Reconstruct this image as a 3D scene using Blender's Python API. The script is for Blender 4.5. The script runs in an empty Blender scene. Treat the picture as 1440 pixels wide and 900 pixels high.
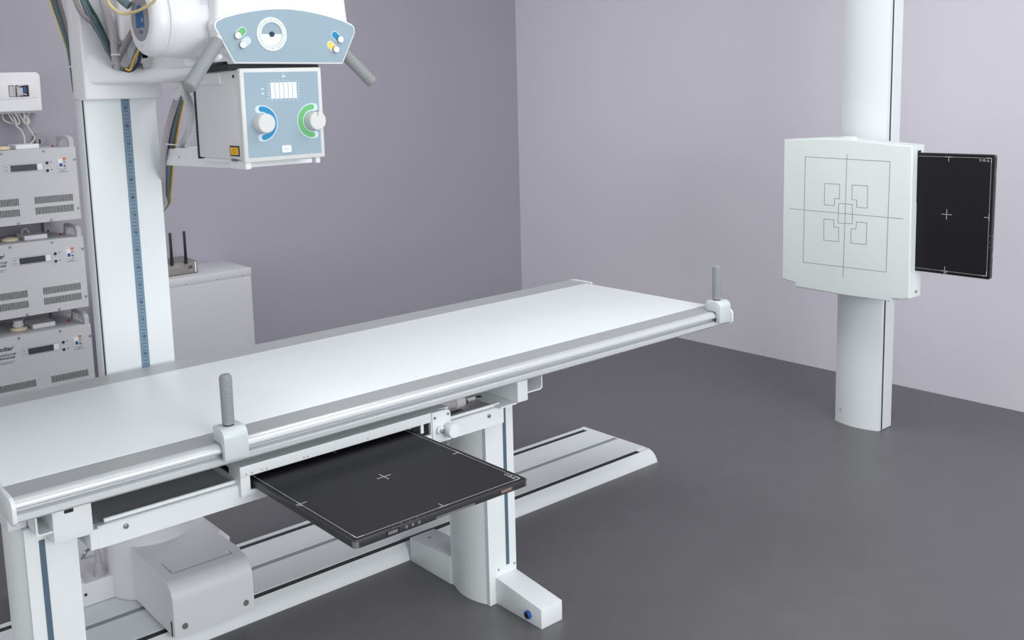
import bpy, bmesh, math
from mathutils import Vector, Matrix
PI = math.pi
scn = bpy.context.scene
COL = scn.collection

# ------------------------------------------------------------------ materials
def mat(name, col, rough=.5, metal=0., spec=.5, bump=0., bscale=400., bdist=.001, var=0., vscale=6., coat=0., emit=0.):
    m = bpy.data.materials.new(name); m.use_nodes = True
    nt = m.node_tree; b = nt.nodes['Principled BSDF']
    b.inputs['Base Color'].default_value = (*col, 1)
    b.inputs['Roughness'].default_value = rough
    b.inputs['Metallic'].default_value = metal
    b.inputs['Specular IOR Level'].default_value = spec
    b.inputs['Coat Weight'].default_value = coat
    if emit:
        b.inputs['Emission Color'].default_value = (*col, 1); b.inputs['Emission Strength'].default_value = emit
    tc = nt.nodes.new('ShaderNodeTexCoord')
    if var:
        n = nt.nodes.new('ShaderNodeTexNoise'); n.inputs['Scale'].default_value = vscale; n.inputs['Detail'].default_value = 4
        r = nt.nodes.new('ShaderNodeMapRange'); r.inputs[3].default_value = 1 - var; r.inputs[4].default_value = 1 + var
        mx = nt.nodes.new('ShaderNodeMix'); mx.data_type = 'RGBA'; mx.blend_type = 'MULTIPLY'; mx.inputs[0].default_value = 1
        mx.inputs[6].default_value = (*col, 1)
        nt.links.new(tc.outputs['Object'], n.inputs['Vector']); nt.links.new(n.outputs['Fac'], r.inputs[0])
        nt.links.new(r.outputs[0], mx.inputs[7]); nt.links.new(mx.outputs[2], b.inputs['Base Color'])
    if bump:
        n = nt.nodes.new('ShaderNodeTexVoronoi' if bscale < 0 else 'ShaderNodeTexNoise'); n.inputs['Scale'].default_value = abs(bscale)
        k = nt.nodes.new('ShaderNodeBump'); k.inputs['Strength'].default_value = bump; k.inputs['Distance'].default_value = bdist
        nt.links.new(tc.outputs['Object'], n.inputs['Vector']); nt.links.new(n.outputs[0], k.inputs['Height'])
        nt.links.new(k.outputs[0], b.inputs['Normal'])
    return m
def srgb(r, g, b):
    f = lambda c: c / 12.92 if c <= .04045 else ((c + .055) / 1.055) ** 2.4
    return tuple(f(c / 255.) for c in (r, g, b))
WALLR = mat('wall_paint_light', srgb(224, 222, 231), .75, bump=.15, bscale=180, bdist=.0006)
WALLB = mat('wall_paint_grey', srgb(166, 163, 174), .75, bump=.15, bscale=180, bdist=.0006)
FLOOR = mat('floor_vinyl', srgb(99, 98, 101), .34, spec=.4, var=.10, vscale=9, bump=.04, bscale=60)
CEIL = mat('ceiling_paint', srgb(225, 225, 225), .9)
WHITE = mat('white_enamel', srgb(227, 233, 234), .38, spec=.45)
WHITEB = mat('white_board_plastic', srgb(226, 234, 233), .5, spec=.35)
TOP = mat('white_laminate', srgb(227, 234, 236), .38, spec=.5)
SHELL = mat('white_shell_plastic', srgb(232, 234, 237), .35, spec=.45)
WARMW = mat('cover_plastic_light', srgb(218, 219, 223), .4)
ALU = mat('grab_rail_silver', srgb(210, 214, 216), .3, metal=.3)
STRIP = mat('grey_edge_strip', srgb(166, 169, 170), .42, metal=.1)
ALUD = mat('white_rail_enamel', srgb(222, 227, 228), .42)
SEAL = mat('slate_blue_seal', srgb(80, 102, 120), .5)
RSLOT = mat('grey_rail_strip', srgb(140, 146, 152), .4)
DARKS = mat('black_slot', srgb(28, 32, 36), .6)
BLACK = mat('black_detector_face', srgb(25, 24, 28), .45, spec=.25)
BLACKF = mat('black_detector_frame', srgb(48, 48, 50), .4)
CORNER = mat('grey_corner_guard', srgb(112, 112, 114), .4)
LINE = mat('white_print', srgb(195, 195, 195), .6)
GLINE = mat('grey_print', srgb(120, 124, 126), .7)
PALEL = mat('pale_print', srgb(205, 222, 232), .6)
BLUEP = mat('pale_blue_panel', srgb(150, 173, 187), .42)
KNOB = mat('knob_plastic', srgb(216, 218, 216), .45)
BLUER = mat('blue_ruler', srgb(112, 138, 158), .5)
INK = mat('dark_ink', srgb(40, 58, 78), .7)
BLK = mat('black_plastic', srgb(18, 18, 20), .45)
GRIP = mat('grey_knurled_grip', srgb(146, 150, 152), .55, bump=.8, bscale=-330, bdist=.0015)
CLAMP = mat('grey_clamp_enamel', srgb(206, 214, 216), .4)
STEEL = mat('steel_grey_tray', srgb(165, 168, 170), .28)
CHROME = mat('chrome', srgb(190, 192, 194), .18, metal=1.)
UNIT = mat('unit_grey_enamel', srgb(202, 203, 206), .5, var=.02, vscale=40)
UNITW = mat('unit_white_plastic', srgb(236, 237, 239), .4)
UNITH = mat('unit_handle_grey', srgb(196, 197, 199), .45)
CREAM = mat('cream_porcelain', srgb(226, 212, 186), .35)
DISP = mat('lcd_dark', srgb(62, 72, 74), .2)
CAB = mat('cabinet_enamel', srgb(206, 208, 211), .45)
ROUTER = mat('router_taupe', srgb(140, 136, 134), .4, metal=.3)
BLUE = mat('cobalt_blue', srgb(35, 82, 150), .4)
CYAN = mat('cyan_print', srgb(10, 134, 182), .5)
GREEN = mat('green_print', srgb(105, 185, 115), .5)
YELLOW = mat('yellow_print', srgb(245, 212, 95), .5)
SIGNY = mat('warning_yellow', srgb(238, 186, 22), .5)
ORANGE = mat('orange_label', srgb(222, 112, 52), .5)
RUST = mat('rust_label', srgb(98, 62, 54), .5)
RED = mat('red_lamp', srgb(165, 20, 30), .3)
CABG = mat('cable_grey', srgb(172, 168, 172), .55)
CABB = mat('cable_taupe', srgb(146, 139, 142), .55)
CABS = mat('cable_slate', srgb(94, 112, 120), .5)
CABN = mat('cable_green', srgb(38, 84, 74), .5)
CABY = mat('cable_yellow', srgb(222, 204, 146), .5)
CABO = mat('cable_amber', srgb(214, 164, 60), .5)
CABW = mat('cable_white', srgb(206, 202, 200), .5)
HOSE = mat('corrugated_hose_grey', srgb(206, 208, 210), .5)
OVAL = mat('cap_oval_taupe', srgb(150, 146, 154), .45)
LOGOB = mat('logo_blue', srgb(14, 92, 148), .45)
SCREW = mat('screw_steel', srgb(150, 154, 156), .3, metal=.8)
UPR = mat('upright_steel', srgb(150, 150, 156), .5, metal=.2)

# ------------------------------------------------------------------ mesh builders
class MB:
    def __init__(s): s.bm = bmesh.new()
    def _new(s, ret): return [e for e in ret if isinstance(e, bmesh.types.BMVert)]
    def merge(s, other): 
        me = bpy.data.meshes.new('tmp'); other.to_mesh(me); s.bm.from_mesh(me); bpy.data.meshes.remove(me); other.free(); return s
    def box(s, x0, x1, y0, y1, z0, z1, bev=0., seg=3, M=None):
        b = bmesh.new(); bmesh.ops.create_cube(b, size=1)
        for v in b.verts: v.co = Vector(((x0 + x1) / 2 + v.co.x * (x1 - x0), (y0 + y1) / 2 + v.co.y * (y1 - y0), (z0 + z1) / 2 + v.co.z * (z1 - z0)))
        if bev: bmesh.ops.bevel(b, geom=list(b.edges), offset=bev, segments=seg, profile=.5, affect='EDGES', clamp_overlap=True)
        if M: bmesh.ops.transform(b, matrix=M, verts=b.verts)
        return s.merge(b)
    def prism(s, pts, axis, a0, a1, bev=0., seg=3, only_caps=False):
        """polygon extruded along an axis: 'x' takes (y,z), 'y' takes (x,z), 'z' takes (x,y)"""
        P = {'x': lambda p, a: (a, p[0], p[1]), 'y': lambda p, a: (p[0], a, p[1]), 'z': lambda p, a: (p[0], p[1], a)}[axis]
        b = bmesh.new()
        A = [b.verts.new(P(p, a0)) for p in pts]; B = [b.verts.new(P(p, a1)) for p in pts]
        f0 = b.faces.new(A); f1 = b.faces.new(B); n = len(pts)
        for i in range(n): b.faces.new((A[i], A[(i + 1) % n], B[(i + 1) % n], B[i]))
        bmesh.ops.recalc_face_normals(b, faces=b.faces)
        if bev:
            if only_caps == 2: ed = list(f0.edges)
            elif only_caps: ed = list(f0.edges) + list(f1.edges)
            else: ed = list(b.edges)
            bmesh.ops.bevel(b, geom=ed, offset=bev, segments=seg, profile=.5, affect='EDGES', clamp_overlap=True)
        return s.merge(b)
    def lathe(s, prof, c, axis='z', n=40, a0=0., a1=2 * PI, caps=True):
        """prof = (radius, height) pairs, turned about an axis through c"""
        c = Vector(c); b = bmesh.new(); full = abs(a1 - a0 - 2 * PI) < 1e-6; rings = []
        ax = {'x': (Vector((0, 1, 0)), Vector((0, 0, 1)), Vector((1, 0, 0))), 'y': (Vector((0, 0, 1)), Vector((1, 0, 0)), Vector((0, 1, 0))),
              'z': (Vector((1, 0, 0)), Vector((0, 1, 0)), Vector((0, 0, 1)))}[axis] if isinstance(axis, str) else axis
        for r, h in prof:
            if r < 1e-7: rings.append([b.verts.new(c + ax[2] * h)])
            else: rings.append([b.verts.new(c + ax[2] * h + (ax[0] * math.cos(t) + ax[1] * math.sin(t)) * r) for t in [a0 + (a1 - a0) * k / (n if full else n - 1) for k in range(n)]])
        for R, S in zip(rings, rings[1:]):
            m = n if full else n - 1
            for k in range(m):
                q = [R[k % len(R)], R[(k + 1) % n % len(R)], S[(k + 1) % n % len(S)], S[k % len(S)]]
                q = list(dict.fromkeys(q))
                if len(q) > 2: b.faces.new(q)
        for R in (rings[0], rings[-1]):
            if len(R) > 2 and full and caps: b.faces.new(R)
        bmesh.ops.recalc_face_normals(b, faces=b.faces)
        return s.merge(b)
    def cyl(s, p0, p1, r, bev=0., n=32, r1=None):
        p0 = Vector(p0); p1 = Vector(p1); w = (p1 - p0); L = w.length; w.normalize()
        u = w.orthogonal().normalized(); v = w.cross(u); r1 = r if r1 is None else r1
        pr = [(r, 0), (r1, L)]
        if bev:
            q = [(r - bev + bev * math.sin(t), bev - bev * math.cos(t)) for t in (0, PI / 6, PI / 3, PI / 2)]
            pr = [(0, 0)] + q + [(r1 - (r - a), L - h) for a, h in reversed(q)] + [(0, L)]
        else: pr = [(0, 0)] + pr + [(0, L)]
        return s.lathe(pr, p0, (u, v, w), n)
    def tube(s, pts, r, n=10, sub=10, ridge=0., closed_ends=True):
        P = [Vector(p) for p in pts]; Q = []
        if sub > 1:
            E = [P[0] * 2 - P[1]] + P + [P[-1] * 2 - P[-2]]
            for i in range(1, len(E) - 2):
                for k in range(sub):
                    t = k / sub; a, b_, c, d = E[i - 1:i + 3]
                    Q.append(.5 * ((2 * b_) + (c - a) * t + (2 * a - 5 * b_ + 4 * c - d) * t * t + (3 * b_ - a - 3 * c + d) * t ** 3))
            Q.append(P[-1])
        else: Q = P
        b = bmesh.new(); prev = None; rings = []; u = None
        for i, q in enumerate(Q):
            t = (Q[min(i + 1, len(Q) - 1)] - Q[max(i - 1, 0)]).normalized()
            if u is None: u = t.orthogonal().normalized()
            else: u = (u - t * u.dot(t)).normalized()
            v = t.cross(u); rr = r * (1 + (ridge if i % 2 else -ridge))
            rings.append([b.verts.new(q + (u * math.cos(a) + v * math.sin(a)) * rr) for a in [2 * PI * k / n for k in range(n)]])
        for R, S in zip(rings, rings[1:]):
            for k in range(n): b.faces.new((R[k], R[(k + 1) % n], S[(k + 1) % n], S[k]))
        b.faces.new(rings[0][::-1]); b.faces.new(rings[-1])
        bmesh.ops.recalc_face_normals(b, faces=b.faces)
        return s.merge(b)
    def disc(s, c, r, axis, th, n=28, sx=1., sz=1.):
        """low puck standing on c, axis a unit vector"""
        return s.cyl(c, Vector(c) + Vector(axis) * th, r, n=n)

def finish(o, bm, m, smooth=True, ang=32):
    me = bpy.data.meshes.new(o); bm.to_mesh(me); bm.free()
    me.materials.append(m)
    if smooth:
        me.shade_smooth(); me.set_sharp_from_angle(angle=math.radians(ang))
    ob = bpy.data.objects.new(o, me); COL.objects.link(ob); return ob

class Thing:
    """an Empty at the base of a thing; every part's mesh is written in the thing's own frame"""
    def __init__(s, name, label, cat, loc=(0, 0, 0), rot=(0, 0, 0), group=None, world=True):
        s.e = bpy.data.objects.new(name, None); COL.objects.link(s.e); s.e.empty_display_size = .1
        s.e.location = loc; s.e.rotation_euler = rot; s.e['label'] = label; s.e['category'] = cat
        if group: s.e['group'] = group
        s.loc = Vector(loc); s.world = world
    def part(s, name, mb, m, parent=None, label=None, smooth=True, ang=32):
        if s.world: bmesh.ops.translate(mb.bm, vec=-s.loc, verts=mb.bm.verts)
        o = finish(name, mb.bm, m, smooth, ang); o.parent = parent or s.e
        if label: o['label'] = label
        return o
def struct(name, mb, m):
    o = finish(name, mb.bm, m, False); o['kind'] = 'structure'; o['label'] = name.replace('_', ' '); return o
def copy_tree(o, parent=None):
    c = o.copy(); COL.objects.link(c)
    if parent: c.parent = parent
    for ch in list(o.children): copy_tree(ch, c)
    return c

def text_into(mb, s, size, M, th=.0006, align='CENTER', shear=0., bold=0.):
    cu = bpy.data.curves.new('t', 'FONT'); cu.body = s; cu.size = size; cu.extrude = th; cu.align_x = align; cu.align_y = 'CENTER'; cu.shear = shear; cu.offset = bold
    o = bpy.data.objects.new('t', cu); COL.objects.link(o)
    dg = bpy.context.evaluated_depsgraph_get(); me = bpy.data.meshes.new_from_object(o.evaluated_get(dg))
    me.transform(M); mb.bm.from_mesh(me)
    bpy.data.meshes.remove(me); bpy.data.objects.remove(o); bpy.data.curves.remove(cu)
    return mb
def face_y(x, y, z):   # text that faces -Y, upright
    return Matrix.Translation((x, y, z)) @ Matrix.Rotation(PI / 2, 4, 'X')
def face_x(x, y, z):   # text that faces -X, upright
    return Matrix.Translation((x, y, z)) @ Matrix.Rotation(-PI / 2, 4, 'Z') @ Matrix.Rotation(PI / 2, 4, 'X')
def rect_line(mb, plane, a, pts, w, th=.0005, closed=True):
    """flat printed line through 2-D points on the plane x=a ('x': (y,z)), y=a ('y': (x,z)) or z=a ('z': (x,y))"""
    n = len(pts)
    for i in range(n if closed else n - 1):
        p = Vector(pts[i]); q = Vector(pts[(i + 1) % n]); d = (q - p).normalized(); nn = Vector((-d.y, d.x)) * w / 2
        p = p - d * w / 2; q = q + d * w / 2
        A = {'x': a - th, 'y': a - th, 'z': a}[plane]; B = {'x': a, 'y': a, 'z': a + th}[plane]
        mb.prism([p + nn, p - nn, q - nn, q + nn], plane, A, B)
    return mb
def arc(cx, cy, r, a0, a1, n): return [(cx + r * math.cos(math.radians(a0 + (a1 - a0) * i / n)), cy + r * math.sin(math.radians(a0 + (a1 - a0) * i / n))) for i in range(n + 1)]
def capsule(cx, cz, dx, dz, r, n=10):
    L = math.hypot(dx, dz); a = math.degrees(math.atan2(dz, dx))
    return arc(cx + dx, cz + dz, r, a - 90, a + 90, n) + arc(cx, cz, r, a + 90, a + 270, n)
def rrect(x0, x1, y0, y1, r, n=6):
    return arc(x1 - r, y0 + r, r, -90, 0, n) + arc(x1 - r, y1 - r, r, 0, 90, n) + arc(x0 + r, y1 - r, r, 90, 180, n) + arc(x0 + r, y0 + r, r, 180, 270, n)
def screw(mb, c, axis, r=.004, th=.0025): return mb.cyl(c, Vector(c) + Vector(axis) * th, r, bev=min(r, th) * .45, n=14)

# ------------------------------------------------------------------ room
XW, YW, ZC = 4.49, 4.90, 2.9
struct('floor', MB().box(-2.2, XW, -2.6, YW, -.06, 0), FLOOR)
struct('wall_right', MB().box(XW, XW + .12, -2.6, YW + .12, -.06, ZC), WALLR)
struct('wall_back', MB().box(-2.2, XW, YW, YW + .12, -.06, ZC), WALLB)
struct('ceiling', MB().box(-2.2, XW + .12, -2.6, YW + .12, ZC, ZC + .1), CEIL)

# ------------------------------------------------------------------ floor rail
T = Thing('floor_rail', 'long low white rail with dark slots running along the floor behind the table legs', 'rail', (1.0, 2.62, 0))
x0, x1 = -1.2, 2.905
T.part('rail_body', MB().prism([(2.414, 0), (2.416, .008), (2.424, .024), (2.436, .036), (2.449, .042), (2.452, .0445), (2.452, .041), (2.477, .041), (2.477, .045), (2.611, .045), (2.611, .041), (2.634, .041), (2.634, .045),
      (2.762, .045), (2.762, .041), (2.787, .041), (2.787, .045), (2.806, .044), (2.815, .038), (2.815, 0)], 'x', x0, x1 - .004), ALUD, ang=25)
T.part('slot_strip', MB().box(x0, x1 - .05, 2.4523, 2.4767, .0405, .0425), DARKS, label='black slot strip near the front edge')
T.part('slot_strip', MB().box(x0, x1 - .004, 2.6115, 2.6335, .0402, .0436), RSLOT, label='grey blue strip in the middle of the rail')
T.part('slot_strip', MB().box(x0, x1 - .02, 2.7623, 2.7867, .0405, .0425), DARKS, label='black slot strip near the far edge')
T.part('end_plate', MB().prism([(2.412, 0), (2.414, .009), (2.423, .026), (2.436, .038), (2.452, .0445), (2.475, .046), (2.806, .046), (2.817, .039), (2.817, 0)], 'x', x1 - .004, x1), WHITE)

# ------------------------------------------------------------------ examination table
T = Thing('examination_table', 'long white x-ray examination table on two white pedestal legs', 'table', (1.6, 2.12, 0))
TX0, TX1 = .455, 2.722
def leg_pts(xl, xr):
    yf, yb, bl = 2.03, 2.206, .017
    L = [(xl + (-bl) * (1 - ((t - .5) * 2) ** 2), yf + .014 + t * (yb - yf - .028)) for t in [i / 12 for i in range(13)]]
    R = [(xr + bl * (1 - ((t - .5) * 2) ** 2), yf + .014 + t * (yb - yf - .028)) for t in [i / 12 for i in range(13)]]
    return [(xl, yf)] + L + [(xl, yb), (xr, yb)] + R[::-1] + [(xr, yf)]
for xl, xr, sl in ((1.708, 1.812, 1.773), (.484, .587, .511)):
    lg = T.part('leg', MB().prism(leg_pts(xl, xr), 'z', 0, .5895 if xl > 1 else .617, bev=0), WHITE, ang=20)
    T.part('slot_strip', MB().box(sl, sl + .0115, 2.0285, 2.031, .105, .5885), SEAL, lg, label='slate blue seal strip')
    for xx in (xl + .035, xr - .008): T.part('screw', screw(MB(), (xx, 2.03, .1), (0, -1, 0), .003), SCREW, lg)
    dx = xl - 1.708
    f = T.part('foot', MB().prism([(1.842, .0), (1.842, .058), (2.032, .081), (2.032, 0)], 'x', 1.731 + dx, 1.811 + dx, bev=.0025, seg=2), WHITE)
    b = MB().cyl((1.733 + dx, 1.893, .024), (1.722 + dx, 1.893, .024), .0115, bev=.002); T.part('adjuster_cap', b, BLUE, f, label='round dark blue plastic adjuster cap')
    T.part('adjuster_socket', MB().cyl((1.7225 + dx, 1.893, .024), (1.7212 + dx, 1.893, .024), .0065), BLK, f)
    f = T.part('foot', MB().prism([(2.204, 0), (2.204, .088), (2.408, .078), (2.408, 0)], 'x', 1.703 + dx, 1.80 + dx, bev=.0025, seg=2), WHITE)
    T.part('screw', screw(MB(), (1.745 + dx, 2.36, .08), (0, 0, 1), .005, .003), SCREW, f)
top = T.part('table_top', MB().box(TX0, 2.702, 2.03, 2.586, .69, .7205, .0015, 2), TOP)
T.part('panel_core', MB().box(TX0 + .01, 2.695, 2.03, 2.586, .6685, .6895), DARKS, top)
near = [(2.03, .714), (1.967, .7135), (1.9665, .7165), (1.957, .7155), (1.9495, .711), (1.946, .705), (1.947, .699), (1.952, .6955), (1.960, .694), (1.966, .692), (1.966, .688), (1.960, .6865), (1.951, .6855), (1.948, .683), (1.948, .673), (1.952, .6685), (1.962, .6665), (2.03, .6665)]
far = [(2.586, .714), (2.68, .7135), (2.682, .7178), (2.686, .7175), (2.698, .712), (2.704, .704), (2.702, .697), (2.69, .694), (2.69, .688), (2.702, .685), (2.702, .672), (2.69, .6665), (2.586, .6665)]
T.part('edge_strip', MB().prism([(2.0295, .7198), (1.967, .717), (1.967, .7137), (2.0295, .7142)], 'x', TX0, TX1), STRIP, label='grey strip along the near edge of the top')
T.part('edge_strip', MB().prism([(2.5865, .7198), (2.6815, .7182), (2.6815, .7137), (2.5865, .7142)], 'x', TX0, TX1), STRIP, label='grey strip along the far edge of the top')
T.part('side_rail', MB().prism(near, 'x', TX0, TX1), ALU, label='silver side rail with a rounded grab edge', ang=40)
T.part('side_rail', MB().prism(far, 'x', TX0, TX1), ALU, label='silver side rail along the far edge', ang=40)
for a, b_ in ((TX0 - .009, TX0), (TX1, TX1 + .009)):
    T.part('end_cap', MB().prism([(2.034, .7205), (1.962, .719), (1.949, .713), (1.942, .704), (1.942, .673), (1.95, .664), (2.034, .664)], 'x', a, b_, bev=.002, seg=2), WHITE)
    T.part('end_cap', MB().prism([(2.58, .721), (2.67, .721), (2.692, .718), (2.705, .71), (2.709, .70), (2.709, .674), (2.70, .664), (2.58, .664)], 'x', a, b_, bev=.002, seg=2), WHITE)
T.part('end_plate', MB().box(TX0 - .005, TX0, 2.034, 2.58, .664, .7195), WHITE)
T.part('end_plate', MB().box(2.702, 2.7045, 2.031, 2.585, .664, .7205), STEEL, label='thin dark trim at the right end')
# cross members under the top
def hook(mb, xa, xb, sgn):
    """open J-shaped channel: vertical web at xa, bottom flange towards xb"""
    t = .0035; w = xb - xa
    pts = [(xa, .668), (xa, .622), (xa + w * .12, .6165), (xb, .6165), (xb, .6165 + t), (xa + w * .2, .6165 + t), (xa + t * sgn, .624), (xa + t * sgn, .668)]
    return mb.prism(pts, 'y', 1.982, 2.62)
lm = T.part('cross_member', MB().box(.528, .607, 1.98, 2.62, .59, .668, .003, 2), WHITE, label='white cross member at the left end')
T.part('channel', hook(MB(), .496, .528, 1), WHITE, lm)
T.part('slot_hole', MB().box(.552, .570, 1.9785, 1.981, .650, .6595), BLK, lm)
T.part('skirt', MB().box(.457, .4955, 2.04, 2.62, .618, .6635, .004, 2), WARMW, lm)
rm = T.part('cross_member', MB().box(1.789, 1.828, 1.98, 2.62, .597, .668, .0025, 2), WHITE, label='white cross member at the right end')
T.part('channel', hook(MB(), 1.886, 1.828, -1), WHITE, rm)
T.part('flange', MB().box(1.73, 1.79, 1.985, 2.5, .5935, .5975), WHITE, rm)
for q in ((1.748, 2.10), (1.768, 2.17)): T.part('flange_hole', MB().cyl((*q, .5976), (*q, .5984), .008, n=16), BLK, rm)
fb = T.part('front_beam', MB().prism([(2.0, .545), (2.0, .5885), (2.0035, .592), (2.012, .592), (2.012, .549), (2.04, .549), (2.04, .545)], 'x', .622, 1.752), WHITE, ang=20)
for xs in (.68, 1.698):
    T.part('bolt', screw(MB(), (xs, 2.0, .577), (0, -1, 0), .0058, .004), SCREW, fb)
T.part('beam_end', MB().box(.605, .622, 2.0005, 2.2, .5455, .5885), WHITE, fb)
T.part('lip_strip', MB().box(.64, 1.75, 2.013, 2.02, .592, .6005, .001, 1), WHITE, fb)
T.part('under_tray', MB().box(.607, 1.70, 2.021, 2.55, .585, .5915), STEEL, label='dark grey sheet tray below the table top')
T.part('rear_beam', MB().box(.59, 1.75, 2.55, 2.562, .545, .60), WHITE)
# bucky: the drawer that takes the detector
yb = 1.986
bk = T.part('bucky', MB().box(.9424, 1.4895, yb, 1.996, .6125, .638, .0015, 2), WHITE, label='white pull-out tray that holds the flat detector')
T.part('bottom_bar', MB().box(.9424, 1.4895, yb, 1.996, .567, .5785, .0012, 2), WHITE, bk)
T.part('front_post', MB().box(.9424, .966, yb + .0002, 1.996, .5785, .6125), WHITE, bk)
T.part('front_post', MB().box(1.487, 1.4895, yb + .0002, 1.996, .5785, .6125), WHITE, bk)
T.part('top_sheet', MB().box(.9424, 1.553, 1.996, 2.48, .6335, .6378), WHITE, bk)
T.part('side_plate', MB().box(.9424, .947, 1.996, 2.045, .567, .6335), WHITE, bk)
T.part('side_bar', MB().box(.9424, .947, 2.045, 2.19, .563, .606), WHITE, bk)
T.part('side_bar', MB().box(.9424, .947, 2.045, 2.40, .623, .6335), WHITE, bk)
T.part('slot_interior', MB().box(1.4375, 1.487, 1.9965, 1.9985, .5785, .6125), BLK, bk)
T.part('slot_interior', MB().box(.966, .9705, 1.9965, 1.9985, .5785, .6125), BLK, bk)
T.part('slot_interior', MB().box(.971, 1.437, 1.9965, 1.9985, .5785, .5832), BLK, bk)
T.part('slot_interior', MB().box(.9472, 1.4895, 2.04, 2.044, .560, .633), BLK, bk)

T.part('guide', MB().box(1.458, 1.466, 1.990, 1.996, .588, .6123), UNITW, bk)
plate = [(1.4897, .5565), (1.541, .5565)] + arc(1.541, .5665, .01, -90, 0, 4) + arc(1.538, .624, .013, 0, 90, 5) + [(1.514, .638), (1.4897, .638)]
pl = T.part('latch_plate', MB().prism(plate, 'y', 1.982, 1.996, bev=.002, seg=2, only_caps=True), WHITE, bk)
T.part('release_knob', MB().lathe([(0, 0), (.012, 0), (.0125, -.016), (.019, -.018), (.0195, -.032), (.0175, -.036), (0, -.0365)], (1.536, 1.984, .586), 'y'), WHITE, bk)
T.part('pin_boss', MB().cyl((1.510, 1.984, .588), (1.510, 1.972, .588), .0115, bev=.002), WHITE, bk)
T.part('latch_pin', MB().cyl((1.510, 1.974, .588), (1.510, 1.964, .588), .0062, bev=.001), CHROME, bk)
for q in ((1.497, .623), (1.541, .625)): T.part('screw', screw(MB(), (q[0], 1.982, q[1]), (0, -1, 0), .0038), SCREW, bk)
for q in (.957, .972, .997, 1.009, 1.108, 1.118, 1.29): T.part('rivet', MB().cyl((q, yb, .6185), (q, yb - .0007, .6185), .0017, n=10), GLINE, bk)
T.part('side_screw', MB().cyl((.9424, 2.027, .588), (.9416, 2.027, .588), .0045, n=14), GLINE, bk)
# mechanism to the right of the bucky
bc = T.part('brake_cylinder', MB().cyl((1.565, 2.085, .609), (1.643, 2.085, .609), .0175, bev=.002), CABG, label='grey brake cylinder beside the tray')
T.part('cylinder_collar', MB().cyl((1.64, 2.085, .609), (1.672, 2.085, .609), .0205, bev=.002), UNITH, bc)
T.part('mechanism_plate', MB().box(1.56, 1.728, 2.022, 2.30, .592, .5952), CABG)
T.part('mechanism_slot', MB().box(1.60, 1.645, 2.042, 2.058, .5953, .5958), BLK)
T.part('mechanism_block', MB().box(1.676, 1.728, 2.09, 2.13, .5955, .606, .002, 1), UNITH)
T.part('top_frame', MB().box(.62, 1.78, 2.30, 2.31, .592, .664), DARKS, label='dark inner frame below the top')
T.part('hex_bolt', MB().cyl((1.685, 2.09, .602), (1.685, 2.078, .602), .0065, n=6), CHROME)

# ------------------------------------------------------------------ hand grips clamped on the near rail
def hand_grip(x, label):
    g = Thing('hand_grip', label, 'grip', (x, 1.96, .72), group='hand grips on the table rail')
    w = .029
    body = g.part('clamp', MB().prism([(1.984, .7525), (1.984, .719), (1.95, .7185), (1.944, .712), (1.944, .684), (1.929, .684), (1.929, .735), (1.931, .742), (1.936, .748), (1.944, .7525)], 'x', x - w, x + w, bev=.0018, seg=2), CLAMP)
    g.part('grip', MB().lathe([(0, 0), (.0105, 0), (.0128, .002), (.0136, .006), (.0142, .104), (.0131, .1105), (.0098, .114), (.0082, .1145), (.0072, .1135), (0, .1135)], (x, 1.964, .7535), 'z'), GRIP)
    g.part('collar', MB().cyl((x, 1.964, .752), (x, 1.964, .7545), .0125), BLK)
    return g
hand_grip(.912, 'grey knurled upright hand grip clamped on the table rail beside the black detector')
hand_grip(2.668, 'grey knurled upright hand grip clamped at the far right end of the table rail')

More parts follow.
